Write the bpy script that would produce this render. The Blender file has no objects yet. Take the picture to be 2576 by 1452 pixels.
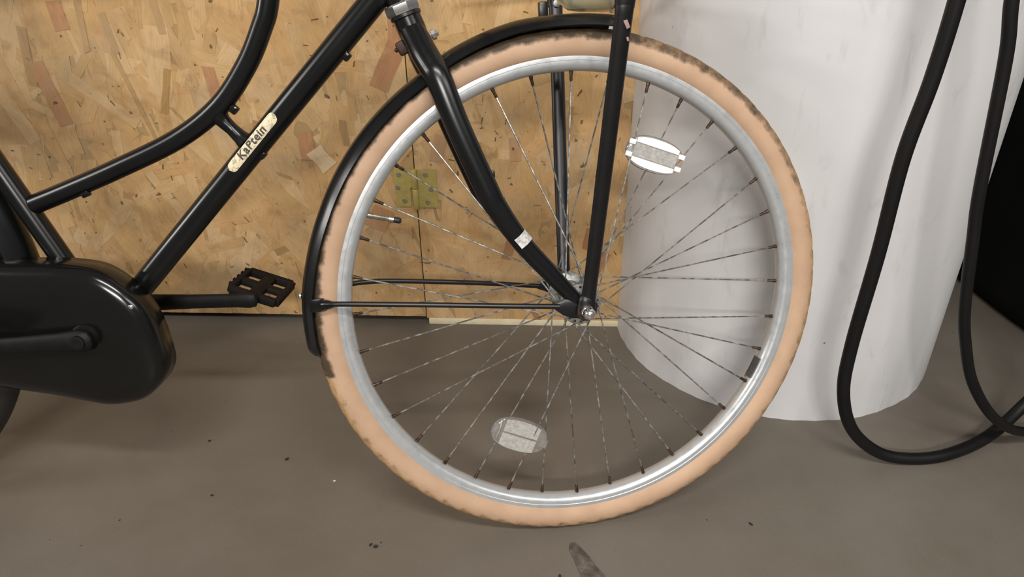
import bpy, bmesh, math, random
from mathutils import Matrix, Vector
random.seed(7)
sin, cos, pi, rad = math.sin, math.cos, math.pi, math.radians
scene = bpy.context.scene
COL = scene.collection

# ------------------------------------------------------------------ camera, world, lamps, exposure
CAM = Vector((-0.03763, -0.87076, 0.85490))
YAW, PITCH, ROLL, FPX = rad(-3.116), rad(30.06), rad(-0.771), 1850.0
_f = Vector((sin(YAW)*cos(PITCH), cos(YAW)*cos(PITCH), -sin(PITCH)))
_r = Vector((cos(YAW), -sin(YAW), 0)); _u = _r.cross(_f)
_r2 = cos(ROLL)*_r + sin(ROLL)*_u; _u2 = -sin(ROLL)*_r + cos(ROLL)*_u
cam_d = bpy.data.cameras.new('camera'); cam = bpy.data.objects.new('camera', cam_d); COL.objects.link(cam)
cam.matrix_world = Matrix(((_r2.x, _u2.x, -_f.x, CAM.x), (_r2.y, _u2.y, -_f.y, CAM.y), (_r2.z, _u2.z, -_f.z, CAM.z), (0, 0, 0, 1)))
cam_d.sensor_width = 36.0; cam_d.lens = FPX/2576*36; cam_d.clip_start = 0.02
scene.camera = cam

world = bpy.data.worlds.new('world'); scene.world = world; world.use_nodes = True
world.node_tree.nodes['Background'].inputs[0].default_value = (1.0, 0.95, 0.90, 1)
world.node_tree.nodes['Background'].inputs[1].default_value = 0.20

def lamp(name, loc, size, size_y, energy, color, target):
    d = bpy.data.lights.new(name, 'AREA'); d.shape = 'RECTANGLE'; d.size = size; d.size_y = size_y
    d.energy = energy; d.color = color
    o = bpy.data.objects.new(name, d); COL.objects.link(o); o.location = loc
    o.rotation_euler = (Vector(target)-Vector(loc)).to_track_quat('-Z', 'Y').to_euler()
    return o
lamp('ceiling_lamp', (0.15, -1.40, 2.35), 1.25, 0.14, 40, (1.0, 0.965, 0.925), (0.15, -0.5, 0.1))
lamp('ceiling_lamp', (0.00, -3.60, 2.35), 1.25, 0.14, 100, (1.0, 0.965, 0.925), (0.0, -0.8, 0.3))  # unseen lamp further back, added for frontal fill
lamp('ceiling_lamp', (1.75, -1.50, 2.30), 1.25, 0.14, 17, (1.0, 0.965, 0.925), (1.1, -0.5, 0))
lamp('ceiling_lamp', (-3.40, -1.30, 2.30), 1.25, 0.14, 34, (1.0, 0.955, 0.90), (-2.0, -0.6, 0.2))
lamp('ceiling_lamp', (-6.20, -1.60, 2.30), 1.25, 0.14, 80, (1.0, 0.955, 0.90), (-3.0, -0.8, 0.2))

scene.view_settings.view_transform = 'Standard'; scene.view_settings.look = 'None'
scene.view_settings.exposure = -0.17; scene.view_settings.gamma = 1.0; scene.view_settings.use_curve_mapping = False

# ------------------------------------------------------------------ materials
def new_mat(name):
    m = bpy.data.materials.new(name); m.use_nodes = True
    return m, m.node_tree.nodes, m.node_tree.links, m.node_tree.nodes['Principled BSDF']
def noise(N, L, scale, detail=4, rough=.55, coord='Object', vec_scale=None, distort=0):
    tc = N.new('ShaderNodeTexCoord'); n = N.new('ShaderNodeTexNoise')
    n.inputs['Scale'].default_value = scale; n.inputs['Detail'].default_value = detail
    n.inputs['Roughness'].default_value = rough; n.inputs['Distortion'].default_value = distort
    src = tc.outputs[coord]
    if vec_scale:
        mp = N.new('ShaderNodeMapping'); mp.inputs['Scale'].default_value = vec_scale
        L.new(src, mp.inputs[0]); src = mp.outputs[0]
    L.new(src, n.inputs['Vector']); return n.outputs['Fac']
def ramp(N, L, fac, stops):
    r = N.new('ShaderNodeValToRGB'); e = r.color_ramp.elements
    while len(e) < len(stops): e.new(.5)
    for i, (p, c) in enumerate(stops):
        e[i].position = p; e[i].color = (*c, 1) if len(c) == 3 else c
    L.new(fac, r.inputs[0]); return r.outputs[0]
def mix(N, L, a, b, fac, mode='MIX'):
    n = N.new('ShaderNodeMix'); n.data_type = 'RGBA'; n.blend_type = mode
    for s, k in ((a, 6), (b, 7), (fac, 0)):
        if isinstance(s, (int, float)): n.inputs[k].default_value = s
        elif isinstance(s, tuple): n.inputs[k].default_value = (*s, 1)
        else: L.new(s, n.inputs[k])
    return n.outputs[2]
def bump(N, L, bsdf, h, strength=.2, dist=.001):
    b = N.new('ShaderNodeBump'); b.inputs['Strength'].default_value = strength; b.inputs['Distance'].default_value = dist
    L.new(h, b.inputs['Height']); L.new(b.outputs[0], bsdf.inputs['Normal'])
def simple(name, c, rough=.5, metal=0, var=.0, scale=60, spec=.5, bumps=0):
    m, N, L, B = new_mat(name)
    B.inputs['Roughness'].default_value = rough; B.inputs['Metallic'].default_value = metal
    B.inputs['Specular IOR Level'].default_value = spec
    if var:
        f = noise(N, L, scale)
        lo = tuple(max(0, x*(1-var)) for x in c); hi = tuple(min(1, x*(1+var)) for x in c)
        L.new(ramp(N, L, f, [(.3, lo), (.7, hi)]), B.inputs['Base Color'])
        if bumps: bump(N, L, B, f, bumps)
    else: B.inputs['Base Color'].default_value = (*c, 1)
    return m

M = {}
M['paint'] = simple('black_frame_paint', (.0045, .005, .0055), .25, 0, .2, 20, spec=.42)
M['satin'] = simple('satin_black_metal', (.0055, .0055, .006), .36, 0, .25, 40)
M['matte'] = simple('matte_black', (.005, .0045, .004), .55, 0, .3, 80, spec=.25)
M['plastic'] = simple('glossy_black_plastic', (.005, .005, .005), .17, 0, .15, 12)
M['pedal'] = simple('dull_black_pedal', (.007, .0045, .004), .7, 0, .3, 60, spec=.2)
M['rusty'] = simple('dull_rusty_brown', (.035, .014, .009), .6, .2, .5, 300)
M['chrome'] = simple('chrome', (.90, .90, .90), .2, 1, .1, 60)
M['zinc'] = simple('galvanised_hub', (.36, .37, .35), .42, .8, .45, 180, bumps=.2)
M['nipple'] = simple('rusty_nipple', (.055, .032, .02), .5, .5, .7, 260)
M['valve'] = simple('valve_brass', (.34, .31, .25), .35, .85, .3, 300)
M['rubber'] = simple('black_rubber', (.012, .011, .011), .5, 0, .3, 60)
M['cable'] = simple('black_cable_sheath', (.005, .0045, .0045), .5, 0, .2, 30, spec=.3)
M['tape'] = simple('worn_white_tape', (.55, .55, .53), .6, 0, .4, 220)
M['ink'] = simple('dark_ink', (.06, .05, .04), .6, 0, .6, 500)
M['brass'] = simple('yellow_zinc_hinge', (.44, .35, .11), .45, .3, .10, 90)
M['screw'] = simple('screw_head', (.36, .33, .22), .32, .7, .3, 300)
M['dark'] = simple('dark_plaster', (.02, .018, .016), .9)  # near-black stands in for shade in the board gaps and the room beyond
M['blackbox'] = simple('dark_plastic', (.004, .004, .004), .8, 0, .2, 10, spec=.15)
M['crumb'] = simple('dark_dirt', (.02, .016, .013), .9)
M['crumb_w'] = simple('pale_grit', (.6, .58, .54), .8)

def spoke_mat():
    m, N, L, B = new_mat('weathered_spoke_steel')
    f = noise(N, L, 120, 2)
    L.new(ramp(N, L, f, [(.35, (.16, .15, .135)), (.5, (.30, .29, .27)), (.68, (.55, .54, .51))]), B.inputs['Base Color'])
    B.inputs['Metallic'].default_value = .75; B.inputs['Roughness'].default_value = .38; return m
M['spoke'] = spoke_mat()

def rim_mat():
    m, N, L, B = new_mat('brushed_aluminium_rim')
    f = noise(N, L, 55, 5, .65)
    L.new(ramp(N, L, f, [(.25, (.46, .475, .485)), (.42, (.55, .57, .58)), (.8, (.60, .62, .63))]), B.inputs['Base Color'])
    B.inputs['Metallic'].default_value = .55
    L.new(ramp(N, L, noise(N, L, 90, 3), [(.3, (.27,)*3), (.7, (.40,)*3)]), B.inputs['Roughness']); return m
M['rim'] = rim_mat()

def tyre_mat():
    m, N, L, B = new_mat('cream_tyre_rubber')
    at = N.new('ShaderNodeAttribute'); at.attribute_name = 'tread'
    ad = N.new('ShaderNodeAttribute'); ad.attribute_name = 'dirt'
    side = ramp(N, L, noise(N, L, 22, 4), [(.3, (.45, .295, .19)), (.55, (.505, .335, .22)), (.75, (.535, .365, .24))])
    tread = ramp(N, L, noise(N, L, 60, 4), [(.3, (.43, .255, .12)), (.7, (.52, .325, .165))])
    c = mix(N, L, side, tread, at.outputs['Fac'])
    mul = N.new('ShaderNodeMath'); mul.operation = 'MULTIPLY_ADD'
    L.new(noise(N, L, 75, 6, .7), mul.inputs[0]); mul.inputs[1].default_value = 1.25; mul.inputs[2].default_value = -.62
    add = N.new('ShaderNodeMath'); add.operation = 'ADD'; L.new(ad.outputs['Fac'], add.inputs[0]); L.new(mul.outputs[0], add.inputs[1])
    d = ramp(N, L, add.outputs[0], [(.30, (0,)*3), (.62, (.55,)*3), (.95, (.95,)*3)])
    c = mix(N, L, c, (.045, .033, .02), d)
    L.new(c, B.inputs['Base Color']); B.inputs['Roughness'].default_value = .62; B.inputs['Specular IOR Level'].default_value = .3
    bump(N, L, B, noise(N, L, 200, 3), .12, .001); return m
M['tyre'] = tyre_mat()

def clear_mat(name, tint, rough, trans=.9):
    m, N, L, B = new_mat(name)
    B.inputs['Base Color'].default_value = (*tint, 1); B.inputs['Roughness'].default_value = rough
    B.inputs['Transmission Weight'].default_value = trans; B.inputs['IOR'].default_value = 1.45; return m
M['lens'] = clear_mat('clear_plastic', (.95, .95, .93), .06)
M['lamp_lens'] = clear_mat('clear_lamp_plastic', (.86, .88, .76), .10, .82)
M['prism'] = simple('white_prismatic_reflector', (.88, .88, .87), .3, 0, .08, 300, bumps=.3)  # flat white stands in for light thrown back by the upper reflector
M['prism_grey'] = simple('grey_prismatic_reflector', (.40, .39, .365), .25, 0, .2, 260, bumps=.3)

def floor_mat():
    m, N, L, B = new_mat('grey_painted_concrete')
    a = ramp(N, L, noise(N, L, 3.2, 6, .6, distort=.4), [(.3, (.122, .104, .083)), (.5, (.142, .123, .100)), (.72, (.160, .141, .117))])
    g = ramp(N, L, noise(N, L, 420, 2), [(.3, (.93,)*3), (.7, (1.05,)*3)])
    c = mix(N, L, a, g, 1.0, 'MULTIPLY')
    sp = ramp(N, L, noise(N, L, 95, 1, .3), [(.815, (0,)*3), (.83, (1,)*3)])
    c = mix(N, L, c, (.05, .04, .03), sp)
    L.new(c, B.inputs['Base Color'])
    L.new(ramp(N, L, noise(N, L, 9, 4), [(.3, (.42,)*3), (.7, (.60,)*3)]), B.inputs['Roughness'])
    B.inputs['Specular IOR Level'].default_value = .35
    bump(N, L, B, noise(N, L, 160, 4), .05, .001); return m
M['floor'] = floor_mat()

def column_mat():
    m, N, L, B = new_mat('scuffed_white_paint')
    a = ramp(N, L, noise(N, L, 4, 4), [(.3, (.60, .595, .595)), (.7, (.66, .655, .66))])
    s = ramp(N, L, noise(N, L, 1, 6, .65, vec_scale=(26, 26, 9), distort=.6), [(.57, (0,)*3), (.82, (.5,)*3)])
    c = mix(N, L, a, (.30, .285, .28), s)
    sp = ramp(N, L, noise(N, L, 70, 1, .3), [(.84, (0,)*3), (.855, (1,)*3)])
    c = mix(N, L, c, (.12, .11, .10), sp)
    L.new(c, B.inputs['Base Color']); B.inputs['Roughness'].default_value = .55; B.inputs['Specular IOR Level'].default_value = .3
    bump(N, L, B, noise(N, L, 30, 4), .06, .002); return m
M['column'] = column_mat()

def osb_mat():
    m, N, L, B = new_mat('osb_board')
    at = N.new('ShaderNodeAttribute'); at.attribute_name = 'tone'
    uv = N.new('ShaderNodeUVMap'); mp = N.new('ShaderNodeMapping'); mp.inputs['Scale'].default_value = (420, 26, 1)
    L.new(uv.outputs[0], mp.inputs[0]); n = N.new('ShaderNodeTexNoise'); n.inputs['Scale'].default_value = 1; n.inputs['Detail'].default_value = 5
    L.new(mp.outputs[0], n.inputs[0])
    g = ramp(N, L, n.outputs['Fac'], [(.28, (.86, .83, .78)), (.55, (1, 1, 1)), (.78, (1.07, 1.06, 1.05))])
    c = mix(N, L, at.outputs['Color'], g, .9, 'MULTIPLY')
    sm = ramp(N, L, noise(N, L, 5.5, 5, .6, distort=.5), [(.47, (0,)*3), (.75, (.6,)*3)])
    c = mix(N, L, c, (.36, .275, .18), sm)
    mo = ramp(N, L, noise(N, L, 15, 6, .62, distort=.8), [(.28, (.74, .70, .64)), (.46, (.97, .96, .93)), (.60, (1.04, 1.04, 1.02)), (.78, (1.12, 1.13, 1.16))])
    c = mix(N, L, c, mo, 1.0, 'MULTIPLY')
    bl = ramp(N, L, noise(N, L, 1, 4, .6, vec_scale=(60, 60, 26), distort=.6), [(.60, (0,)*3), (.72, (.55,)*3)])
    c = mix(N, L, c, (.33, .19, .085), bl)
    sp = ramp(N, L, noise(N, L, 60, 2, .4), [(.70, (0,)*3), (.735, (.85,)*3)])
    c = mix(N, L, c, (.10, .065, .03), sp)
    L.new(c, B.inputs['Base Color']); B.inputs['Roughness'].default_value = .62; B.inputs['Specular IOR Level'].default_value = .25
    bump(N, L, B, n.outputs['Fac'], .10, .0006); return m
M['osb'] = osb_mat()
M['batten'] = simple('raw_pale_wood', (.70, .62, .42), .7, 0, .12, 30)

def sticker_mat():
    m, N, L, B = new_mat('cream_sticker')
    f = noise(N, L, 240, 4, .6)
    L.new(ramp(N, L, f, [(.36, (.30, .26, .18)), (.52, (.70, .62, .42))]), B.inputs['Base Color']); B.inputs['Roughness'].default_value = .45; return m
M['sticker'] = sticker_mat()
def patch_mat():
    m, N, L, B = new_mat('worn_dark_strip')
    f = noise(N, L, 45, 6, .65, distort=.3)
    L.new(ramp(N, L, f, [(.30, (.040, .030, .022)), (.5, (.085, .070, .056)), (.68, (.16, .135, .115)), (.8, (.26, .23, .2))]), B.inputs['Base Color'])
    B.inputs['Roughness'].default_value = .85; bump(N, L, B, f, .3, .001); return m
M['strip'] = patch_mat()

# ------------------------------------------------------------------ mesh helpers: each returns (verts, faces)
def join(*parts):
    V, Fc = [], []
    for v, f in parts:
        o = len(V); V += list(v); Fc += [tuple(i+o for i in q) for q in f]
    return V, Fc
def catmull(P, n=6):
    P = [Vector(p) for p in P]; out = []
    for i in range(len(P)-1):
        p0 = P[i-1] if i else 2*P[0]-P[1]; p1, p2 = P[i], P[i+1]; p3 = P[i+2] if i+2 < len(P) else 2*P[-1]-P[-2]
        for k in range(n):
            t = k/n
            out.append(.5*(2*p1+(p2-p0)*t+(2*p0-5*p1+4*p2-p3)*t*t+(3*p1-p0-3*p2+p3)*t**3))
    return out+[P[-1]]
def lerp_list(L_, n):
    out = []
    for i in range(len(L_)-1):
        for k in range(n): out.append(L_[i]+(L_[i+1]-L_[i])*k/n)
    return out+[L_[-1]]
def tube(P, r, n=14, up=(0, 0, 1), flat=1.0, cap=True):
    """round tube; flat scales the thickness along `up`."""
    P = [Vector(p) for p in P]; R = r if isinstance(r, (list, tuple)) else [r]*len(P)
    V, Fc = [], []; up = Vector(up)
    for i, p in enumerate(P):
        t = (P[min(i+1, len(P)-1)]-P[max(i-1, 0)]).normalized()
        a = up.cross(t)
        if a.length < 1e-4: a = Vector((1, 0, 0)).cross(t)
        a.normalize(); b = t.cross(a)
        for k in range(n):
            th = 2*pi*k/n; V.append(p+R[i]*(cos(th)*a+flat*sin(th)*b))
    for i in range(len(P)-1):
        for k in range(n):
            Fc.append((i*n+k, i*n+(k+1) % n, (i+1)*n+(k+1) % n, (i+1)*n+k))
    if cap:
        Fc.append(tuple(reversed(range(n)))); o = (len(P)-1)*n; Fc.append(tuple(range(o, o+n)))
    return V, Fc
def lathe(prof, o=(0, 0, 0), axis=(0, 0, 1), n=24, phase=0):
    """prof: (radius, along) pairs, capped at both ends."""
    o, ax = Vector(o), Vector(axis).normalized()
    a = ax.orthogonal().normalized(); b = ax.cross(a); V, Fc = [], []
    for r, h in prof:
        for k in range(n):
            th = 2*pi*k/n+phase; V.append(o+ax*h+max(r, 1e-5)*(cos(th)*a+sin(th)*b))
    for i in range(len(prof)-1):
        for k in range(n): Fc.append((i*n+k, i*n+(k+1) % n, (i+1)*n+(k+1) % n, (i+1)*n+k))
    Fc.append(tuple(reversed(range(n)))); q = (len(prof)-1)*n; Fc.append(tuple(range(q, q+n)))
    return V, Fc
def ring_sweep(prof, n=240, closed=True, a0=0, a1=2*pi, mod=None):
    """prof: (radius, w) pairs swept round the wheel axis (z)."""
    V, Fc = [], []; full = abs(a1-a0-2*pi) < 1e-6; m = len(prof); steps = n if full else n+1
    for i in range(steps):
        th = a0+(a1-a0)*i/n
        for j, (r, w) in enumerate(prof):
            rr, ww = (mod(th, j, r, w) if mod else (r, w))
            V.append(Vector((rr*cos(th), rr*sin(th), ww)))
    for i in range(n):
        i2 = (i+1) % steps
        for j in range(m if closed else m-1):
            j2 = (j+1) % m; Fc.append((i*m+j, i2*m+j, i2*m+j2, i*m+j2))
    if not full and closed:
        Fc.append(tuple(range(m))); q = (steps-1)*m; Fc.append(tuple(reversed(range(q, q+m))))
    return V, Fc
def box(c, s, R=None):
    c = Vector(c); V = []
    for x in (-.5, .5):
        for y in (-.5, .5):
            for z in (-.5, .5):
                p = Vector((x*s[0], y*s[1], z*s[2])); V.append(c+(R @ p if R else p))
    return V, [(0, 1, 3, 2), (4, 6, 7, 5), (0, 4, 5, 1), (2, 3, 7, 6), (0, 2, 6, 4), (1, 5, 7, 3)]
def rbox(c, s, r=.001, R=None, seg=2):
    bm = bmesh.new(); V, Fc = box((0, 0, 0), s)
    vs = [bm.verts.new(v) for v in V]
    for q in Fc: bm.faces.new([vs[i] for i in q])
    bmesh.ops.bevel(bm, geom=bm.edges[:], offset=r, segments=seg, affect='EDGES', profile=.5)
    bm.verts.index_update(); c = Vector(c)
    out = ([c+(R @ v.co if R else v.co.copy()) for v in bm.verts], [tuple(v.index for v in f.verts) for f in bm.faces])
    bm.free(); return out
def prism(outline, levels):
    """outline (x, y) loop; levels = (z, inset) from back to front, both ends capped."""
    P = [Vector((x, y, 0)) for x, y in outline]; n = len(P); nrm = []
    area = sum(P[i].x*P[(i+1) % n].y-P[(i+1) % n].x*P[i].y for i in range(n)); sg = 1 if area > 0 else -1
    for i in range(n):
        t = (P[(i+1) % n]-P[i-1]).normalized(); nrm.append(Vector((-t.y, t.x, 0))*sg)
    V, Fc = [], []
    for z, ins in levels:
        for p, q in zip(P, nrm): V.append(p+q*ins+Vector((0, 0, z)))
    for l in range(len(levels)-1):
        for i in range(n): Fc.append((l*n+i, l*n+(i+1) % n, (l+1)*n+(i+1) % n, (l+1)*n+i))
    Fc.append(tuple(reversed(range(n)))); q = (len(levels)-1)*n; Fc.append(tuple(range(q, q+n)))
    return V, Fc
def loop2(P, n=5):
    P = [Vector((x, y, 0)) for x, y in P]; m = len(P); out = []
    for i in range(m):
        p0, p1, p2, p3 = P[i-1], P[i], P[(i+1) % m], P[(i+2) % m]
        for k in range(n):
            t = k/n; q = .5*(2*p1+(p2-p0)*t+(2*p0-5*p1+4*p2-p3)*t*t+(3*p1-p0-3*p2+p3)*t**3); out.append((q.x, q.y))
    return out
def disc_outline(cx, cy, rx, ry, rot=0, n=20, pw=2.0):
    out = []
    for k in range(n):
        t = 2*pi*k/n; x = math.copysign(abs(cos(t))**(2/pw), cos(t))*rx; y = math.copysign(abs(sin(t))**(2/pw), sin(t))*ry
        out.append((cx+x*cos(rot)-y*sin(rot), cy+x*sin(rot)+y*cos(rot)))
    return out

WORLD = {}
def place(o, parent, Mw):
    WORLD[o.name] = Mw
    if parent is not None:
        o.parent = parent; o.matrix_local = WORLD[parent.name].inverted() @ Mw
    else: o.matrix_local = Mw
def mk(name, geo, mat, parent=None, Mw=None, smooth=40, mats=None):
    V, Fc = geo; me = bpy.data.meshes.new(name); me.from_pydata([tuple(v) for v in V], [], Fc)
    bm = bmesh.new(); bm.from_mesh(me); bmesh.ops.recalc_face_normals(bm, faces=bm.faces[:]); bm.to_mesh(me); bm.free()
    me.materials.append(M[mat] if isinstance(mat, str) else mat); me.update()
    if smooth:
        me.shade_smooth(); me.set_sharp_from_angle(angle=rad(smooth))
    o = bpy.data.objects.new(name, me); COL.objects.link(o)
    place(o, parent, Mw if Mw is not None else Matrix.Identity(4)); return o
def share(name, me, parent, Mw):
    o = bpy.data.objects.new(name, me); COL.objects.link(o); place(o, parent, Mw); return o
def empty(name, loc, label, cat, group=None):
    o = bpy.data.objects.new(name, None); o.empty_display_size = .05; COL.objects.link(o)
    place(o, None, Matrix.Translation(loc)); tag(o, label, cat, group); return o
def tag(o, label, cat=None, group=None, kind=None):
    if label: o['label'] = label
    if cat: o['category'] = cat
    if group: o['group'] = group
    if kind: o['kind'] = kind
    return o

# ------------------------------------------------------------------ setting
YW = 0.4504                                              # face of the OSB boards
o = mk('floor', box((0, 0.6, -.05), (7, 7, .1)), 'floor', smooth=0); tag(o, 'grey painted concrete floor under the bicycle', kind='structure')

def column_geo():
    V, Fc = [], []; n = 160; zs = [0, .004, .3, .8, 1.4, 2.6]
    for z in zs:
        for k in range(n):
            t = 2*pi*k/n; r = .3105+(.0012*sin(31*t)*sin(17*t+1) if z == 0 else 0)
            V.append((.4237+r*cos(t), .4650+r*sin(t), z))
    for i in range(len(zs)-1):
        for k in range(n): Fc.append((i*n+k, i*n+(k+1) % n, (i+1)*n+(k+1) % n, (i+1)*n+k))
    Fc.append(tuple(range((len(zs)-1)*n, len(zs)*n)))
    return V, Fc
tag(mk('column', column_geo(), 'column'), 'round white painted concrete column with grey scuffs', kind='structure')
tag(mk('wall_back', box((-.62, .53, 1.2), (2.0, .1, 2.4)), 'dark', smooth=0), 'dark wall behind the chipboard panels', kind='structure')
tag(mk('wall_far', box((1.5, 3.2, 1.2), (5, .1, 2.4)), 'dark', smooth=0), 'dark far wall seen past the column', kind='structure')

# OSB boards: a slab with overlapping wood strands pressed on to its face
TONES = [(r*.97, g*.95, b*.92) for r, g, b in [(.56, .365, .175), (.585, .385, .19), (.54, .345, .16), (.60, .405, .21), (.565, .355, .17), (.53, .345, .165), (.58, .375, .18), (.61, .425, .235), (.54, .335, .155), (.555, .375, .19)]]
RED = [(.42, .215, .105), (.45, .235, .12), (.38, .185, .09), (.44, .26, .135)]
BRN = [(.36, .225, .10), (.40, .25, .115), (.44, .285, .14)]
def strand_poly(L_, W_, jag=.18):
    n = random.randint(2, 3); p = []
    for i in range(n+1): p.append((-W_/2*(1+random.uniform(-jag, jag)), -L_/2+L_*i/n+random.uniform(-.05, .05)*L_))
    for i in range(n, -1, -1): p.append((W_/2*(1+random.uniform(-jag, jag)), -L_/2+L_*i/n+random.uniform(-.05, .05)*L_))
    return p
def osb_mesh(name, items, mat, smooth=False):
    """items: (polygon, cx, cz, angle, y, tone); writes tone and strand uv."""
    V, Fc, T, U = [], [], [], []
    for poly, cx, cz, a, y, tone in items:
        o_ = len(V)
        for px, pz in poly:
            V.append((cx+px*cos(a)-pz*sin(a), y, cz+px*sin(a)+pz*cos(a)))
        Fc.append(tuple(range(o_, o_+len(poly)))); T.append(tone); off = (random.random()*5, random.random()*50)
        U.append([(px+off[0], pz+off[1]) for px, pz in poly])
    me = bpy.data.meshes.new(name); me.from_pydata(V, [], Fc); me.materials.append(mat)
    at = me.attributes.new('tone', 'FLOAT_COLOR', 'FACE')
    for i, t in enumerate(T): at.data[i].color = (*t, 1)
    uv = me.uv_layers.new(name='UVMap'); k = 0
    for f, us in zip(me.polygons, U):
        for j, li in enumerate(f.loop_indices): uv.data[li].uv = us[j]
    me.update(); return me
def clip(poly, cx, cz, a, x0, x1, z0, z1):
    P = [(cx+px*cos(a)-pz*sin(a), cz+px*sin(a)+pz*cos(a)) for px, pz in poly]
    for ax, lim, keep in ((0, x0, 1), (0, x1, -1), (1, z0, 1), (1, z1, -1)):
        out = []
        for i in range(len(P)):
            A, B_ = P[i-1], P[i]; da, db = (A[ax]-lim)*keep, (B_[ax]-lim)*keep
            if (da >= 0) != (db >= 0):
                t = da/(da-db); out.append((A[0]+(B_[0]-A[0])*t, A[1]+(B_[1]-A[1])*t))
            if db >= 0: out.append(B_)
        P = out
        if len(P) < 3: return None
    ca, sa = cos(-a), sin(-a)
    return [((x-cx)*ca-(z-cz)*sa, (x-cx)*sa+(z-cz)*ca) for x, z in P]
def board(name, x0, x1, z0, z1, label, count):
    b = mk(name, box(((x0+x1)/2, YW+.010, (z0+z1)/2), (x1-x0, .018, z1-z0)), 'osb', smooth=0)
    at = b.data.attributes.new('tone', 'FLOAT_COLOR', 'FACE')
    for i in range(len(b.data.polygons)): at.data[i].color = (.42, .28, .13, 1)
    tag(b, label, kind='structure'); items = []
    for i in range(count):
        L_, W_ = random.uniform(.05, .14), random.uniform(.012, .042)
        a = random.gauss(.05, .30) if random.random() < .75 else random.uniform(-1.5, 1.5)
        q = random.random(); t = random.choice(TONES)
        if i > count*.55:
            if q < .012: t = random.choice(RED); W_ *= .6; L_ *= .7
            elif q < .045: t = random.choice(BRN); W_ *= .45; L_ *= .6
        k = random.uniform(.95, 1.05); t = tuple(min(1, c*k) for c in t)
        cx, cz = random.uniform(x0, x1), random.uniform(z0, z1)
        p = clip(strand_poly(L_, W_), cx, cz, a, x0, x1, z0, z1)
        if p: items.append((p, cx, cz, a, YW+.0009-.0007*i/count, t))
    s = share('strands', osb_mesh('strands', items, M['osb']), b, Matrix.Identity(4)); s['kind'] = 'stuff'
    return b
door = board('door_1', -1.95, -.2946, .0172, 1.45, 'tan chipboard door leaf behind the bicycle frame', 3400)
panel = board('wall_left', -.2926, .1175, .0136, 1.45, 'tan chipboard wall panel between the hinge seam and the column', 900)
# strands that stand out one by one: (x, z, length, width, angle, tone, outline)
W2 = [  # pixel-measured strands, converted to metres on the board
    (-.962, .493, .118, .029, .19, RED[1]), (-.905, .632, .05, .028, .05, RED[1]), (-.985, .560, .10, .017, -.12, BRN[1]),
    (-.865, .615, .095, .012, -.10, BRN[2]), (-.820, .600, .07, .013, .12, BRN[2]), (-.800, .470, .21, .008, .24, BRN[2]), (-.725, .640, .075, .013, .05, BRN[2]),
    (-.742, .500, .085, .013, -.32, (.42, .26, .10)), (-.652, .505, .075, .021, .08, RED[1]),
    (-.495, .395, .055, .028, .02, RED[1]), (-.470, .370, .045, .035, .6, (.66, .50, .32)), (-.305, .61, .06, .03, -.1, RED[1]), (-.325, .545, .09, .034, -.5, RED[0]),
    (-.370, .245, .05, .042, -.5, RED[0]), (-.115, .180, .05, .02, -.25, RED[2]), (-.205, .115, .05, .018, .55, RED[1]), (.070, .150, .055, .020, -.45, RED[2]), (.045, .205, .05, .018, -.2, RED[2]),
    (-.420, .42, .05, .012, .05, BRN[0]), (-.15, .285, .06, .022, .2, RED[3]), (.06, .63, .05, .03, .1, RED[1]), (-.02, .44, .06, .02, .1, RED[3]),
    (-.585, .42, .045, .018, -.15, RED[0]), (-.10, .39, .05, .02, .05, RED[3]), (-.06, .025, .035, .012, .5, RED[2]), (-.245, .39, .055, .024, -.3, RED[3])]
for i, (x, z, L_, W_, a, t) in enumerate(W2):
    b = door if x < -.2936 else panel
    lim = (-1.95, -.2946, .0172, 1.45) if b is door else (-.2926, .1175, .0136, 1.45)
    p = clip(strand_poly(L_, W_, .12), x, z, a, *lim)
    share('strand', osb_mesh('strand', [(p, x, z, a, YW-.0002-.00002*i, t)], M['osb']), b, Matrix.Identity(4))
slv = []                                                  # short dark slivers and splinter holes
for i in range(110):
    x, z = random.uniform(-1.2, .11), random.uniform(.03, .75)
    if -.31 < x < -.28: continue
    slv.append((strand_poly(random.uniform(.004, .014), random.uniform(.0008, .0026), .4), x, z, random.gauss(0, .9), YW-.0008, (.07+.16*random.random(), .045+.09*random.random(), .03)))
s = share('splinters', osb_mesh('splinters', slv, M['osb']), door, Matrix.Identity(4)); s['kind'] = 'stuff'
pm = mk('pencil_mark', join(box((-.287, YW-.0006, .148), (.024, .0004, .0009)), box((-.283, YW-.0006, .146), (.012, .0004, .0007))), 'ink', door, smooth=0)
tag(mk('trim_1', rbox((-.0852, YW+.008, .0067), (.4060, .020, .0134), .0006), 'batten'), 'pale wooden batten along the floor under the chipboard', kind='structure')

# ------------------------------------------------------------------ hinge on the seam
hg = empty('hinge', (-.2936, YW, .2717), 'yellowish metal butt hinge screwed across the chipboard seam', 'hinge')
hx = -.2936
def leaf(sd):
    if sd < 0: pts = [(-.3336, .351), (-.3000, .351), (-.3000, .3135), (-.3040, .3135), (-.3040, .2735), (-.3329, .2735)]
    else: pts = [(-.2880, .3497), (-.2517, .3502), (-.2520, .2717), (-.2880, .2717)]
    geo = prism([(x, z) for x, z in pts], [(0, 0), (.0018, 0)])
    V = [Vector((v.x, YW-v.z-.0014, v.y)) for v in geo[0]]
    o_ = mk('leaf', (V, geo[1]), 'brass', hg, smooth=0)
    for x, z in (((-.3245, .3400), (-.3280, .3130), (-.3170, .2855)) if sd < 0 else ((-.2720, .3395), (-.2635, .3100), (-.2715, .2825))):
        h = lathe([(.0052, 0), (.0050, .0006), (.0036, .0011), (.0012, .0005)], (x, YW-.0031, z), (0, -1, 0), 14)
        sl = mk('screw', h, 'screw', o_)
for sd in (-1, 1): leaf(sd)
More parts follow.
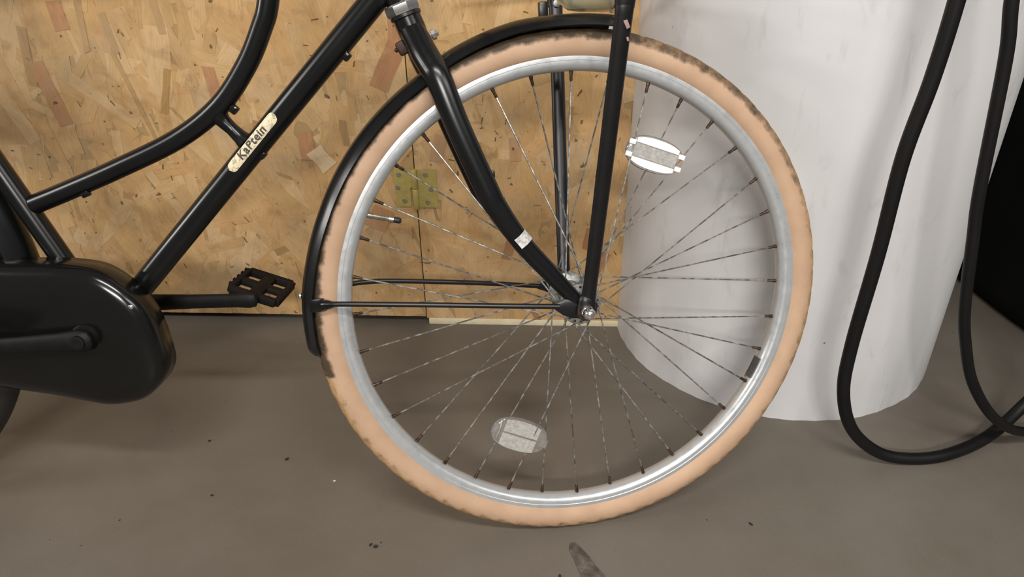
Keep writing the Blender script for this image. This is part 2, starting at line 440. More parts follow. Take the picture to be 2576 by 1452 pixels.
mk('knuckle', join(lathe([(.0050, 0), (.0056, .001), (.0056, .0385), (.0050, .0395)], (-.2944, YW-.0050, .3115), (0, 0, 1), 16), lathe([(.0052, 0), (.0056, .001), (.0056, .0405), (.0050, .0415)], (-.2940, YW-.0050, .2696), (0, 0, 1), 16), box((-.2985, YW-.002, .332), (.006, .002, .037)), box((-.2898, YW-.002, .291), (.006, .002, .039))), 'brass', hg)

# ------------------------------------------------------------------ bicycle: two working bases, the steered front end and the frame
Cc = Vector((0, 0, .33784))
nW = Vector((.21167524, -.94269558, .25791207)); uW = Vector((.97570526, .21908732, 0)); vW = Vector((-.05650526, .25164616, .96616839))
nF = Vector((.0234, -.9839, .1770)).normalized(); uF = Vector((0, 0, 1)).cross(nF).normalized(); vF = nF.cross(uF)
def basis(u, v, n, c): return Matrix(((u.x, v.x, n.x, c.x), (u.y, v.y, n.y, c.y), (u.z, v.z, n.z, c.z), (0, 0, 0, 1)))
FR = basis(uW, vW, nW, Cc); FM = basis(uF, vF, nF, Cc)
bike = empty('bicycle', (-.55, -.06, 0), 'black step-through city bicycle with cream tyre and front carrier stays', 'bicycle')

# tyre
def tyre(name, R, rt, Mw, dirt_fn, tread_relief=.0009):
    n, m = 432, 30; prof = []
    for j in range(m):
        ph = -pi*.80+2*pi*.80*j/(m-1); prof.append((R+rt*cos(ph)*1.0, rt*sin(ph), ph))
    tr = lambda ph: max(0, min(1, (1.12-abs(ph))/.22))
    V, Fc = [], []
    for i in range(n):
        th = 2*pi*i/n
        for r, w, ph in prof:
            k = tr(ph); zig = (i % 6)/6
            d = 0
            if k > 0:
                d = tread_relief*(1 if ((i+int(abs(ph)*6)) % 6) < 4 else -.4)*k
            rr = r+d*cos(ph); ww = w+d*sin(ph); V.append((rr*cos(th), rr*sin(th), ww))
    for i in range(n):
        i2 = (i+1) % n
        for j in range(m-1): Fc.append((i*m+j, i2*m+j, i2*m+j+1, i*m+j+1))
    o = mk(name, (V, Fc), 'tyre', bike, Mw, smooth=50)
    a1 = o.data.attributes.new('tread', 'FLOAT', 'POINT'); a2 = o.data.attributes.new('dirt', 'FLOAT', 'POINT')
    for i in range(n):
        for j in range(m):
            ph = prof[j][2]; a1.data[i*m+j].value = tr(ph)
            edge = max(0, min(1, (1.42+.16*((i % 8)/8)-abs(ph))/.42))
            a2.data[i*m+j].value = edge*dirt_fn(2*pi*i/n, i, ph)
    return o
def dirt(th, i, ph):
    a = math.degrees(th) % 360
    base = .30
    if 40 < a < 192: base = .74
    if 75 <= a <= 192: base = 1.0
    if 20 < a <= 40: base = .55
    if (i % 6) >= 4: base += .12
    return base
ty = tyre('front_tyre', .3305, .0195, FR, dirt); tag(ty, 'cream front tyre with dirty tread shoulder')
rim_prof = [(.3172, .0118), (.3178, .0127), (.3165, .0130), (.3112, .0130), (.3106, .0125), (.3100, .0130), (.3065, .0130), (.3040, .0122), (.3005, .0090), (.2985, .0050), (.2978, 0),
            (.2985, -.0050), (.3005, -.0090), (.3040, -.0122), (.3065, -.0130), (.3165, -.0130), (.3172, -.0118), (.3100, -.0095), (.3085, 0), (.3100, .0095)]
rim = mk('front_rim', ring_sweep(rim_prof, 288), 'rim', bike, FR, smooth=28); tag(rim, 'silver aluminium rim')

# spokes: 36, three-cross, alternate flanges
FL_R, FL_W = .0235, .033
for k in range(36):
    th = rad(8.8-10*k); q = k % 4                                # 0 near +, 1 far +, 2 near -, 3 far -
    w = FL_W if q in (0, 2) else -FL_W; sg = 1 if q in (0, 1) else -1
    hub = Vector((FL_R*cos(th+sg*rad(62)), FL_R*sin(th+sg*rad(62)), w+(.0022 if q < 2 else -.0022)*(1 if w > 0 else -1)))
    rimp = Vector((.2985*cos(th), .2985*sin(th), .0018 if w > 0 else -.0018))
    d = (hub-rimp).normalized()
    sp = mk('spoke', tube([hub, rimp], .00105, 6), 'spoke', bike, FR)
    mk('nipple', lathe([(.0026, -.001), (.0026, .004), (.0021, .0045), (.0020, .0120), (.0014, .0130)], rimp, d, 8), 'nipple', sp, FR)
# hub
hubg = join(lathe([(.012, -.040), (.014, -.037), (.0275, -.0355), (.0280, -.0345), (.0280, -.0320), (.0270, -.0310), (.0175, -.027), (.0150, -.020), (.0150, .020), (.0175, .027), (.0270, .0310), (.0280, .0320), (.0280, .0345), (.0275, .0355), (.014, .037), (.012, .040)], (0, 0, 0), (0, 0, 1), 36))
hub = mk('hub', hubg, 'zinc', bike, FR, smooth=30); tag(hub, 'dull grey metal hub')
for sd in (-1, 1):
    for k in range(18):
        t = rad(20*k+8.8+(10 if sd < 0 else 0))
        mk('spoke_head', lathe([(.0017, 0), (.0019, .0006), (.0010, .0012)], (FL_R*cos(t), FL_R*sin(t), sd*.0353), (0, 0, sd), 8), 'nipple', hub, FR)
mk('axle', lathe([(.0048, -.074), (.0048, .074)], (0, 0, 0), (0, 0, 1), 14), 'zinc', bike, FR)
for sd in (1, -1):
    nut = mk('axle_nut', lathe([(.0082, .0700), (.0091, .0708), (.0091, .0765), (.0084, .0775)], (0, 0, 0), (0, 0, sd), 6, phase=.3), 'chrome', bike, FR, smooth=20)
    mk('nut_cap', lathe([(.0078, .0772), (.0078, .0810), (.0070, .0845), (.0050, .0872), (.0022, .0884), (.0003, .0887)], (0, 0, 0), (0, 0, sd), 24), 'chrome', nut, FR)
    mk('washer', lathe([(.0125, .0682), (.0128, .0688), (.0125, .0700)], (0, 0, 0), (0, 0, sd), 24), 'rusty', bike, FR)

# valve, rim label, reflectors
va, vb = Vector((-.2685, .1368, 0)), Vector((-.2210, .1241, 0)); vd = (vb-va).normalized()
va = va-vd*.004
valve = mk('valve', lathe([(.0048, 0), (.0050, .003), (.0036, .0035), (.0036, .030), (.0030, .031), (.0030, .034), (.0045, .0345), (.0046, .0405), (.0030, .041)], va, vd, 14), 'valve', bike, FR)
mk('valve_cap', lathe([(.0038, .041), (.0040, .042), (.0040, .0475), (.0030, .0500), (.001, .0507)], va, vd, 14), 'rubber', valve, FR)
def rim_label():
    V, Fc = [], []; n = 10
    for i in range(n+1):
        a = rad(-23.6-6.2*i/n)
        for r, w in ((.2975, -.0085), (.2966, -.0050), (.2960, 0), (.2966, .0050), (.2975, .0085)): V.append((r*cos(a), r*sin(a), w))
    for i in range(n):
        for j in range(4): Fc.append((i*5+j, i*5+j+1, i*5+6+j, i*5+5+j))
    return V, Fc
lab = mk('rim_label', rim_label(), simple('speckled_dark_label', (.07, .07, .07), .5, 0, .95, 900), bike, FR); tag(lab, 'dark speckled label inside the rim')
def reflector(c, rot, L_, W_, painted_glow):
    out = disc_outline(c[0], c[1], L_/2, W_/2, rot, 36, 2.35)
    body = mk('wheel_reflector', prism(out, [(.004, .003), (.0055, .001), (.008, 0), (.011, .0012), (.0125, .004)]), 'lens', bike, FR)
    tag(body, 'clear plastic wheel reflector')
    def loc(x, y): return (c[0]+x*cos(rot)-y*sin(rot), c[1]+x*sin(rot)+y*cos(rot))
    def band(y0, y1, x0=-.74, x1=.74, n=12):
        up, lo = [], []
        for i in range(n+1):
            x = (x0+(x1-x0)*i/n)*L_/2; lim = W_/2*.88*max(0, 1-abs(x/(L_/2))**2.35)**(1/2.35)
            up.append(loc(x, max(-lim, min(lim, y1*W_)))); lo.append(loc(x, max(-lim, min(lim, y0*W_))))
        return [p for i, p in enumerate(lo) if (Vector(p)-Vector(up[i])).length > .0004]+[p for i, p in reversed(list(enumerate(up))) if (Vector(p)-Vector(lo[i])).length > .0004]
    if painted_glow:
        for y0, y1 in ((.20, .5), (-.5, -.20)): mk('prism_band', prism(band(y0, y1), [(.0122, 0), (.0138, .0006)]), 'prism', body, FR)
        mk('centre_band', prism(band(-.19, .19), [(.0122, 0), (.0133, .0005)]), 'prism_grey', body, FR)
        for sx in (-1, 1):
            for sy in (-.15, .15): mk('clip_tab', rbox((*loc(sx*L_*.43, sy*W_*1.2), .0125), (.009, .0065, .003), .0008, Matrix.Rotation(rot, 3, 'Z')), 'prism', body, FR)
    else:
        for y0, y1 in ((.02, .5), (-.5, -.02)): mk('prism_band', prism(band(y0, y1, -.62, .62), [(.0122, 0), (.0134, .0006)]), 'prism_grey', body, FR)
        for sx in (-1, 1): mk('clip_tab', rbox((*loc(sx*L_*.44, 0), .0122), (.010, .012, .003), .0008, Matrix.Rotation(rot, 3, 'Z')), 'lens', body, FR)
    return body
reflector((.1130, .1856), rad(-21), .083, .046, True)
reflector((-.0880, -.1921), rad(-25), .084, .050, False)

# fork: crown tube and two tapering blades that rake forward
BL = [(-.1905, .3580, .004), (-.1841, .3434, .014), (-.1777, .3266, .026), (-.1706, .3110, .036), (-.1639, .2960, .043), (-.1473, .2429, .049), (-.1162, .1616, .053), (-.1060, .1400, .0535), (-.0785, .0955, .0545), (-.0464, .0552, .055), (-.0200, .0232, .0555), (-.0035, .0060, .0555)]
BR = [.0150, .0160, .0165, .0165, .0160, .0152, .0148, .0140, .0122, .0115, .0100, .0085]
for sd in (1, -1):
    P = catmull([(x, y, sd*z) for x, y, z in BL], 6); b = mk('fork_blade', tube(P, lerp_list(BR, 6), 18, flat=.82), 'paint', bike, FR)
    tip = prism(disc_outline(0, 0, .0165, .0130, rad(-45), 20), [(sd*.0525, .0015), (sd*.0535, 0), (sd*.0580, 0), (sd*.0585, .0008)])
    mk('dropout', tip, 'satin', b, FR)
    if sd > 0:
        Tp = []; n8 = 9; base = Vector((-.0795, .0975, .0545)); dr = Vector((.60, -.80, 0)).normalized(); pr = Vector((.80, .60, 0))
        V, Fc = [], []
        for i in range(2):
            for j in range(n8):
                a = rad(-25+125*j/(n8-1)); V.append(base+dr*(.0075*(2*i-1))+pr*(sin(a)*.0132)+Vector((0, 0, cos(a)*.0110)))
        for j in range(n8-1): Fc.append((j, j+1, n8+j+1, n8+j))
        mk('tape_piece', (V, Fc), 'tape', b, FR); b['label'] = 'near fork blade with scrap of white tape'
mk('fork_crown', tube(catmull([(-.1985, .3860, 0), (-.1935, .3690, 0), (-.1890, .3560, 0), (-.1850, .3440, 0), (-.1825, .3360, 0)], 5), lerp_list([.0172, .0172, .0174, .0165, .0120], 5), 24), 'paint', bike, FR)
ax_d = Vector((-.0056*1.0, .0175, 0)).normalized()
ring = mk('headset_cup', lathe([(.0190, -.0035), (.0210, -.0025), (.0222, .0005), (.0222, .0080), (.0208, .0100), (.0185, .0105)], (-.1965, .3770, 0), ax_d, 8, phase=.2), 'chrome', bike, FR, smooth=24)
mk('crown_race', lathe([(.0182, -.0075), (.0192, -.0065), (.0192, -.003), (.018, -.0025)], (-.1965, .3770, 0), ax_d, 28), 'satin', ring, FR)
bolt = mk('crown_bolt', lathe([(.0040, -.010), (.0040, 0), (.0066, .0005), (.0066, .0050), (.0040, .0055), (.0036, .0090), (.0015, .0098)], (-.1665, .3485, .0), Vector((.93, .35, 0)), 8), 'chrome', bike, FR, smooth=25)
mk('mudguard_bracket', join(rbox((-.2000, .3370, -.004), (.018, .017, .014), .003, Matrix.Rotation(rad(25), 3, 'Z')), lathe([(.0022, 0), (.0030, .002), (.0010, .004)], (-.2085, .3335, .004), Vector((-.9, -.3, .2)), 10)), 'rusty', bike, FR)
mk('blade_boss', rbox((-.1090, .1815, .052), (.006, .009, .006), .0015), 'satin', bike, FR)

# front mudguard, arched section following the tyre, kinked where it passes the crown
KEY = [(79.5, .3520), (90, .3500), (100, .3500), (108, .3475), (115, .3450), (121, .3405), (134, .3400), (156, .3400), (165, .3420), (176, .3455), (187, .3455)]
def r_edge(a):
    for (a0, r0), (a1, r1) in zip(KEY, KEY[1:]):
        if a0 <= a <= a1: return r0+(r1-r0)*(a-a0)/(a1-a0)
    return KEY[0][1] if a < KEY[0][0] else KEY[-1][1]
def mudguard(a0, a1, edge, hw, rise, n=110, t=.0013):
    sec = []
    for j in range(13):
        s_ = -1+2*j/12; sec.append((rise*(1-abs(s_)**2.4), hw*s_))
    prof = [(h+t, w*1.0) for h, w in sec]+[(h, w*.96) for h, w in reversed(sec)]
    def mod(th, j, r, w):
        a = math.degrees(th); k = min(1, (a1-a)/4+.45, (a-a0)/2+.8)
        return edge(a)+r*min(1, k+.2), w*(k if a > a1-5 else 1)
    return ring_sweep(prof, n, True, rad(a0), rad(a1), mod)
mg = mk('mudguard', mudguard(79.5, 187, r_edge, .0265, .0150), 'paint', bike, FR, smooth=35); tag(mg, 'glossy black front mudguard')
mk('end_trim', mudguard(78.3, 80.2, r_edge, .0268, .0155, 4), 'chrome', mg, FR)
mk('scuff', mudguard(96.6, 98.2, lambda a: r_edge(a)+.0008, .004, .0146, 4), 'tape', mg, FR)
mk('mudguard_bolt', lathe([(.0030, 0), (.0042, .0008), (.0042, .0030), (.0020, .0048)], (-.3592, .0385, 0), (-1, .1, 0), 12), 'chrome', mg, FR)
# mudguard stays: rod, flattened eye at the axle, clip at the mudguard
for sd in (1, -1):
    if sd > 0: P = [(-.3250, .0310, .0275), (-.30, .0300, .031), (-.20, .0220, .043), (-.10, .0135, .055), (-.0340, .0075, .0605)]
    else: P = [(-.345, .036, -.026), (-.2996, .0405, -.030), (-.2735, .0400, -.035), (-.2364, .0362, -.040), (-.1269, .0201, -.050), (-.0343, .0036, -.0605)]
    rod = tube(catmull(P, 5), .0035, 10)
    eye = tube([(-.040, P[-1][1], sd*.0600), (-.028, .0060, sd*.0605), (-.018, .003, sd*.0605), (0, 0, sd*.0605), (.010, -.001, sd*.0605), (.0125, -.001, sd*.0605)], [.0036, .0105, .0125, .0125, .0085, .004], 14, flat=.17)
    st = mk('mudguard_stay', join(rod, eye), 'satin', bike, FR)
    if sd > 0:
        mk('stay_clip', join(rbox((-.3385, .0310, .0270), (.018, .017, .0035), .001), tube([(-.333, .031, .0285), (-.326, .031, .0285), (-.318, .0306, .0285)], [.0075, .0065, .0036], 12)), 'plastic', st, FR)
# carrier stays, splayed outwards from the axle
def cstay(P, R): return tube(catmull(P, 6), lerp_list(R, 6), 16, flat=.62)
NS = [(.0000, .0000, .0655), (.0016, .0130, .0655), (.0050, .0330, .0690), (.0150, .1700, .1050), (.0275, .3390, .1485), (.0290, .3580, .1520), (.0300, .3750, .1540), (.0310, .4300, .1560)]
FS = [(.0000, .0000, -.0655), (.0016, .0130, -.0655), (.0030, .0330, -.0690), (.0120, .1700, -.1050), (.0235, .3790, -.1485), (.0240, .3900, -.1510), (.0245, .4000, -.1530), (.0250, .4300, -.1560)]
SR = [.0135, .0120, .0092, .0098, .0102, .0112, .0120, .0120]
nst = mk('carrier_stay', join(cstay(NS, SR), tube([(-.009, -.010, .0660), (-.003, -.003, .0660), (.004, .004, .0660), (.010, .012, .0660)], [.006, .0125, .0125, .006], 14, flat=.16)), 'satin', bike, FR)
tag(nst, 'near carrier stay with chipped paint')
for c, s_, r_ in (((.0300, .3400, .1572), (.0045, .0095, .0010), .4), ((.0320, .3250, .1535), (.0025, .0045, .0010), .2)):
    mk('paint_chip', rbox((c[0], c[1], c[2]-.0015), s_, .0005, Matrix.Rotation(r_, 3, 'Z')), simple('chipped_primer', (.30, .19, .17), .7), nst, FR)
fst = mk('carrier_stay', cstay(FS, SR), 'satin', bike, FR)
mk('stay_screw', lathe([(.0050, 0), (.0050, .0010), (.003, .0016)], (.0240, .3935, -.1425), (0, 0, 1), 14), 'zinc', fst, FR)
# clear headlamp under the carrier
lampb = mk('headlamp', lathe([(.0002, -.040), (.012, -.0385), (.022, -.033), (.030, -.022), (.0335, -.006), (.0345, .012), (.0345, .034), (.0315, .034), (.0310, .010), (.027, -.020), (.018, -.030), (.0005, -.035)], (.0300, .4020, -.010), (1, .02, 0), 28), 'lamp_lens', bike, FR)
tag(lampb, 'clear plastic headlamp housing')
mk('bezel', lathe([(.0350, .032), (.0372, .033), (.0372, .042), (.0340, .044), (.030, .0445)], (.0300, .4020, -.010), (1, .02, 0), 28), 'chrome', lampb, FR)
mk('bulb_holder', lathe([(.010, -.034), (.012, -.02), (.009, -.004), (.004, .006)], (.0300, .4020, -.010), (1, .02, 0), 14), 'zinc', lampb, FR)
mk('lamp_mount', rbox((-.018, .3760, -.040), (.012, .020, .010), .002), 'satin', lampb, FR)

# frame tubes
def ft(name, P, r, mat='paint', n=22, cm=6):
    P = catmull(P, cm) if cm else P
    return mk(name, tube(P, r if not isinstance(r, list) else lerp_list(r, cm), n), mat, bike, FM)
DA, DB = Vector((-.5969, .0161, 0)), Vector((-.2917, .3365, 0)); DD = (DB-DA).normalized()
dt = mk('down_tube', tube([Vector((-.655, -.037, 0))*.4+(DA-DD*.03)*.6, DA, DB, DB+DD*.095], .0160, 28), 'paint', bike, FM)
tt = ft('top_tube', [(-.7225, .1312, 0), (-.7187, .1327, 0), (-.6746, .1494, 0), (-.6009, .1789, 0), (-.5148, .2173, 0), (-.4543, .2591, 0), (-.4132, .3087, 0), (-.3887, .3528, 0), (-.3774, .3817, 0), (-.3600, .4600, 0), (-.3300, .5200, 0), (-.2780, .5500, 0)], .0130)
st = mk('seat_tube', tube([(-.655, -.037, 0), (-.684, .0148, 0), (-.703, .0564, 0), (-.7745, .2111, 0), (-.8560, .3900, 0)], .0142, 22), 'paint', bike, FM)
HD = Vector((-.34, .94, 0)).normalized(); H0 = Vector((-.2135, .3760, 0))
mk('head_tube', lathe([(.0185, 0), (.0195, .002), (.0195, .012), (.0180, .016), (.0180, .150), (.0195, .155), (.0195, .165)], H0, HD, 26), 'paint', bike, FM)
mk('frame_brace', tube(catmull([(-.4575, .2465, 0), (-.4520, .2390, 0), (-.4430, .2295, 0), (-.4340, .2200, 0), (-.4270, .2130, 0)], 4), lerp_list([.0125, .0096, .0084, .0096, .0125], 4), 18), 'paint', bike, FM)
for sd in (1, -1):
    mk('chain_stay', tube(catmull([(-.665, -.037, sd*.018), (-.80, -.028, sd*.045), (-1.00, -.012, sd*.062), (-1.125, 0, sd*.064)], 4), .0095, 12), 'paint', bike, FM)
    mk('seat_stay', tube(catmull([(-.842, .36, sd*.016), (-.95, .24, sd*.045), (-1.125, 0, sd*.064)], 4), .0080, 12), 'paint', bike, FM)
mk('bottom_bracket', lathe([(.019, -.036), (.0205, -.034), (.0205, .034), (.019, .036)], (-.655, -.037, 0), (0, 0, 1), 24), 'paint', bike, FM)
for x, y, a in ((-.4395, .2585, 47), (-.6505, .1525, 22), (-.4105, .2015, 46), (-.2910, .3220, 46)):
    R = Matrix.Rotation(rad(a), 3, 'Z'); nv = R @ Vector((0, -1, 0))
    mk('cable_guide', join(rbox(Vector((x, y, .004))+nv*.0060, (.0110, .010, .009), .002, R), rbox(Vector((x, y, .0075))+nv*.0070, (.0075, .003, .004), .0008, R)), 'plastic', bike, FM)
for x, y, a in ((-.4290, .2185, 46),):
    mk('paint_chip', rbox((x-.007, y+.003, .0082), (.0032, .0045, .0008), .0003, Matrix.Rotation(.4, 3, 'Z')), 'tape', bike, FM)

# saddle, handlebar and front carrier (above the picture)
sp_ = Vector((-.8560, .3900, 0))
mk('seat_post', tube([sp_, (-.905, .500, 0)], .0125, 16), 'chrome', bike, FM)
sadg = prism(loop2([(-.72, .012), (-.80, .030), (-.90, .085), (-.985, .100), (-1.0, 0), (-.985, -.100), (-.90, -.085), (-.80, -.030), (-.72, -.012)], 4), [(-.055, .030), (-.02, .004), (0, 0), (.012, .010), (.016, .03)])
mk('saddle', ([Vector((v.x, .545+v.z, v.y)) for v in sadg[0]], sadg[1]), 'matte', bike, FM)
mk('stem', tube(catmull([H0+HD*.165, H0+HD*.26, H0+HD*.275+Vector((.04, .01, 0))], 4), .0112, 14), 'chrome', bike, FM)
hb = [(-.2630, .650, 0), (-.2630, .655, .09), (-.285, .675, .20), (-.36, .685, .275), (-.47, .675, .290), (-.52, .67, .290)]
hbar = mk('handlebar', tube(catmull([(x, y, -z) for x, y, z in reversed(hb)]+hb[1:], 5), .0112, 14), 'chrome', bike, FM)
for sd in (1, -1): mk('grip', tube([(-.40, .684, sd*.283), (-.53, .669, sd*.290)], .016, 14), 'rubber', hbar, FM)
cg = []
for x in (-.12, .18): cg.append(tube([(x, .452, -.165), (x, .452, .165)], .006, 8))
for z in (-.165, .165): cg.append(tube([(-.12, .452, z), (.18, .452, z)], .005, 8))
mk('front_carrier', join(*cg), 'satin', bike, FR)

# cream sticker wrapped on the down tube, with its lettering
PU = Vector((-DD.y, DD.x, 0))
def on_dt(s, a, lift): return DA+DD*s+PU*((.016+lift)*sin(a))+Vector((0, 0, (.016+lift)*cos(a)))
S0, SL, A0, AH = .2700, .0975, rad(14), rad(27)
def sticker():
    V, Fc = [], []; n, m = 44, 9
    for i in range(n+1):
        s = SL*(i/n-.5); e = .016*AH; q = max(0, abs(s)-(SL/2-e)); k = math.sqrt(max(.0, 1-(q/e)**2)) if q > 0 else 1
        for j in range(m): V.append(on_dt(S0+s, A0+AH*k*(2*j/(m-1)-1), .00035))
    for i in range(n):
        for j in range(m-1): Fc.append((i*m+j, (i+1)*m+j, (i+1)*m+j+1, i*m+j+1))
    return V, Fc
stk = mk('sticker', sticker(), 'sticker', dt, FM); tag(stk, 'cream sticker with dark lettering')
def lettering(txt, size):
    cu = bpy.data.curves.new('lettering', 'FONT'); cu.body = txt; cu.size = size; cu.align_x = 'CENTER'; cu.align_y = 'CENTER'; cu.offset = size*.028; cu.resolution_u = 4; cu.space_character = 1.12
    to = bpy.data.objects.new('lettering', cu); COL.objects.link(to)
    dg = bpy.context.evaluated_depsgraph_get(); me = bpy.data.meshes.new_from_object(to.evaluated_get(dg))
    bpy.data.objects.remove(to); bpy.data.curves.remove(cu)
    bm = bmesh.new(); bm.from_mesh(me); bpy.data.meshes.remove(me)
    bmesh.ops.triangulate(bm, faces=bm.faces[:])
    for _ in range(3):
        E_ = [e for e in bm.edges if abs(e.verts[0].co.y-e.verts[1].co.y) > .0012]
        if not E_: break
        bmesh.ops.subdivide_edges(bm, edges=E_, cuts=1); bmesh.ops.triangulate(bm, faces=bm.faces[:])
    bm.verts.index_update()
    out = ([on_dt(S0+v.co.x, A0+v.co.y/.016, .0007) for v in bm.verts], [tuple(v.index for v in f.verts) for f in bm.faces]); bm.free(); return out
lt = mk('lettering', lettering('KaPtein', .0152), 'ink', stk, FM, smooth=0)

# chain case, cranks, pedals
OUT = [(-1.17, .050), (-1.02, .060), (-.90, .0625), (-.774, .0622), (-.7087, .0618), (-.6654, .0605), (-.6289, .0533), (-.6000, .0335), (-.5778, .0048), (-.5663, -.0244), (-.5605, -.0603), (-.5600, -.0880), (-.5720, -.1120), (-.5980, -.1360), (-.6260, -.1450), (-.6525, -.1470), (-.6800, -.1420), (-.7220, -.1330), (-.7760, -.1240), (-.90, -.102), (-1.05, -.082), (-1.17, -.070), (-1.20, -.010)]
case = mk('chain_case', prism(loop2(OUT, 6), [(.010, .010), (.012, .004), (.016, 0), (.038, 0), (.044, .0012), (.050, .0042), (.0545, .0090), (.0575, .0160), (.0590, .0260), (.0595, .040)]), 'plastic', bike, FM, smooth=60)
tag(case, 'glossy black closed chain case')
mk('case_screw', lathe([(.0030, 0), (.0032, .0008), (.0020, .0018), (.0004, .0021)], (-.588, .005, .0535), (.3, .15, 1), 12), 'chrome', case, FM)
mk('crank_boss', lathe([(.019, .056), (.0185, .0600), (.017, .062), (.016, .066)], (-.655, -.037, 0), (0, 0, 1), 28), 'matte', case, FM)
def crank(sd, ang):
    e = Vector((-.655+.172*cos(ang), -.037+.172*sin(ang), 0)); b0 = Vector((-.655, -.037, 0)); d = (e-b0).normalized()
    zs = (lambda k: sd*(.070+.006*k))
    P = [b0-d*.0165, b0-d*.013, b0, b0+d*.03, b0+d*.09, e-d*.02, e, e+d*.010, e+d*.013]; R = [.006, .0125, .0165, .0130, .0112, .0110, .0125, .0100, .004]
    P = [Vector((p.x, p.y, zs(max(0, min(1, (p-b0).length/.172))))) for p in P]
    c = mk('crank', tube(P, R, 18, flat=.52), 'matte', bike, FM)
    mk('crank_bolt', lathe([(.0100, .0055), (.0098, .0085), (.0060, .0095), (.003, .0088)], (-.655, -.037, sd*.0710), (0, 0, sd), 20), 'matte', c, FM)
    return e
e_far = crank(-1, math.atan2(-.0345+.037, .172)); e_near = crank(1, math.atan2(-.010, -.172)+0)
def pedal(e, sd, pitch):
    R = Matrix.Rotation(pitch, 3, 'Z'); w0, w1 = .088, .182; wm = (w0+w1)/2; g = []
    def add(c, s, r=.003): g.append(rbox(Vector((e.x, e.y, 0))+R @ Vector((c[0], c[1], 0))+Vector((0, 0, sd*c[2])), s, r, R))
    for x in (-.036, .036): add((x, 0, wm), (.0095, .014, w1-w0-.012))
    for z in (w0+.005, w1-.005): add((0, 0, z), (.072, .014, .011))
    add((0, 0, wm), (.021, .012, w1-w0), .005); add((0, 0, wm), (.070, .011, .015), .003)
    for x in (-.0405, .0405):
        for k in range(5): add((x, .006, w0+.014+k*.0165), (.002, .004, .006), .0006)
    g.append(lathe([(.006, .074), (.006, w0+.01)], (e.x, e.y, 0), (0, 0, sd), 12))
    return mk('pedal', join(*g), 'pedal', bike, FM)
pedal(e_far, -1, rad(-19)); pedal(e_near, 1, rad(-8))

# rear wheel, mostly hidden behind the chain case
RM = basis(uF, vF, nF, Cc+uF*(-1.125))
rt = ring_sweep([(.327+.0195*cos(2*pi*j/18), .0195*sin(2*pi*j/18)) for j in range(18)], 160); mk('rear_tyre', rt, 'rubber', bike, RM)
mk('rear_rim', ring_sweep(rim_prof, 160), 'rim', bike, RM, smooth=28)
mk('rear_hub', lathe([(.02, -.045), (.032, -.04), (.032, -.035), (.026, -.03), (.026, .03), (.032, .035), (.032, .04), (.02, .045)], (0, 0, 0), (0, 0, 1), 24), 'zinc', bike, RM)
for k in range(36):
    th = rad(10*k+4); w = .033 if k % 2 else -.033; a = th+(rad(60) if (k//2) % 2 else -rad(60))
    mk('spoke', tube([(.030*cos(a), .030*sin(a), w), (.2985*cos(th), .2985*sin(th), 0)], .00105, 6), 'spoke', bike, RM)
mk('mudguard', mudguard(-8, 200, lambda a: .3665, .029, .022, 140), 'paint', bike, RM, smooth=35)

# ------------------------------------------------------------------ hanging cables
def cable(name, P, r, label, sub=10):
    return tag(mk(name, tube(catmull(P, sub), r, 16, up=(.1, 1, .05)), 'cable'), label, 'cable')
cable('charging_cable', [(.400, .048, 1.35), (.420, .048, 1.00), (.4275, .05, .80), (.4285, .05, .7130), (.4250, .05, .622), (.4155, .05, .521), (.4165, .05, .384), (.4135, .05, .230), (.4200, .05, .145), (.4480, .05, .073), (.5000, .052, .024), (.5560, .054, .0098), (.6200, .066, .0098), (.7000, .105, .0140), (.7700, .150, .040), (.8200, .170, .110), (.850, .17, .28), (.850, .14, .60), (.80, .08, 1.0), (.70, .05, 1.35)], .0097,
      'thicker black cable hanging in a loop nearest the bicycle wheel')
cable('charging_cable', [(.4900, .05, 1.35), (.4700, .05, 1.0), (.4780, .05, .80), (.4900, .05, .712), (.5040, .05, .645), (.5240, .05, .478), (.5360, .05, .409), (.5565, .05, .300), (.5780, .052, .234), (.6080, .056, .168), (.6530, .062, .106), (.7050, .078, .060), (.7600, .100, .0320), (.8500, .130, .0120), (.98, .16, .0082), (1.15, .20, .0082)], .0080,
      'thinner black cable hanging beside the dark object on the right')

# ------------------------------------------------------------------ dark object behind the column
def dark_object():  # unidentified form, sized to keep the space past the column black
    out = []
    for x, y in ((.905, .74), (.915, .58), (.935, .46), (.965, .34), (1.03, .25), (1.30, .22), (1.45, .30), (1.48, .9), (1.42, 1.45), (1.0, 1.50), (.91, 1.40)): out.append((x, y))
    return prism(loop2(out, 5), [(.004, .02), (.020, .004), (.05, 0), (.9, 0), (.96, .01), (.99, .04)])
tag(mk('storage_box', dark_object(), 'blackbox'), 'large black rounded object standing in shadow behind the column', 'box')

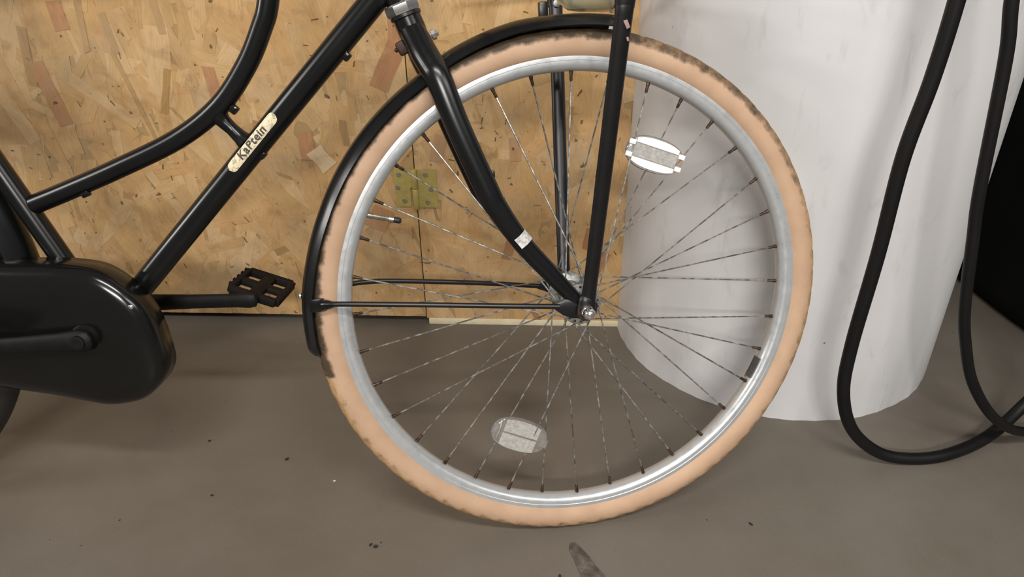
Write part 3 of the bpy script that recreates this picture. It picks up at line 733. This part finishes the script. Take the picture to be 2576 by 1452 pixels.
# ------------------------------------------------------------------ floor litter
stp = [(.0005, -.1335), (.0035, -.1300), (.0105, -.1310), (.0180, -.1400), (.0265, -.1510), (.0370, -.1690), (.0520, -.1900), (.0700, -.2200), (.0860, -.2600), (.0800, -.2720), (.0650, -.2680), (.0480, -.2400), (.0330, -.2150), (.0160, -.1880), (.0085, -.1680), (.0030, -.1520), (-.0005, -.1420)]
jit = [(x+random.uniform(-.0005, .0005), y+random.uniform(-.0005, .0005)) for x, y in loop2(stp, 6)]
tag(mk('rubber_strip', prism(jit, [(0, 0), (.0008, .0001), (.0012, .0012)]), 'strip'), 'worn dark grey strip stuck flat to the floor in front of the tyre', 'strip')
def crumb(name, x, y, s, mat, label, cat='crumb', flat=.5, rot=0.0):
    V = []; n = 7
    for z, k in ((0, .8), (s*flat*.5, 1.0), (s*flat, .55)):
        for i in range(n):
            a = 2*pi*i/n+rot; r = s*.5*k*random.uniform(.75, 1.15); V.append((x+r*cos(a)*1.3*cos(rot)-r*sin(a)*sin(rot)*.7, y+r*cos(a)*1.3*sin(rot)+r*sin(a)*cos(rot)*.7, z))
    Fc = [tuple(reversed(range(n))), tuple(range(2*n, 3*n))]
    for l in range(2):
        for i in range(n): Fc.append((l*n+i, l*n+(i+1) % n, (l+1)*n+(i+1) % n, (l+1)*n+i))
    return tag(mk(name, (V, Fc), mat, smooth=0), label, cat)
crumb('dirt_crumb', -.465, .026, .0062, 'crumb', 'dark crumb on the floor midway between chain case and tyre', rot=.6)
crumb('dirt_crumb', -.613, .066, .0048, 'crumb', 'small dark crumb on the floor just right of the chain case shadow', rot=.2)
crumb('dirt_crumb', -.558, -.058, .0045, 'crumb', 'faint dark crumb on the open floor below the chain case', rot=.1)
crumb('dirt_crumb', -.2795, -.1480, .0068, 'crumb', 'square dark crumb, larger of the pair on the floor left of the tyre', rot=.1)
crumb('dirt_crumb', -.2875, -.1445, .0048, 'crumb', 'small dark crumb, left one of the pair on the floor', rot=1.0)
crumb('dirt_crumb', -.2735, -.1395, .0026, 'crumb', 'tiny dark speck above the square crumb on the floor', rot=.9)
crumb('dirt_crumb', -1.013, .136, .0050, 'crumb', 'dark crumb on the floor at far left under the chain case', rot=.3)
crumb('dirt_crumb', .270, -.085, .0062, 'crumb', 'brownish crumb on the floor right of the tyre', flat=.25, rot=2.2)
crumb('dirt_crumb', -.014, -.189, .0055, 'crumb', 'dark bit on the floor beside the worn strip', rot=1.5)
crumb('grit', -.373, -.020, .0040, 'crumb_w', 'white grit on the floor beside the tyre', 'grit', rot=.4)
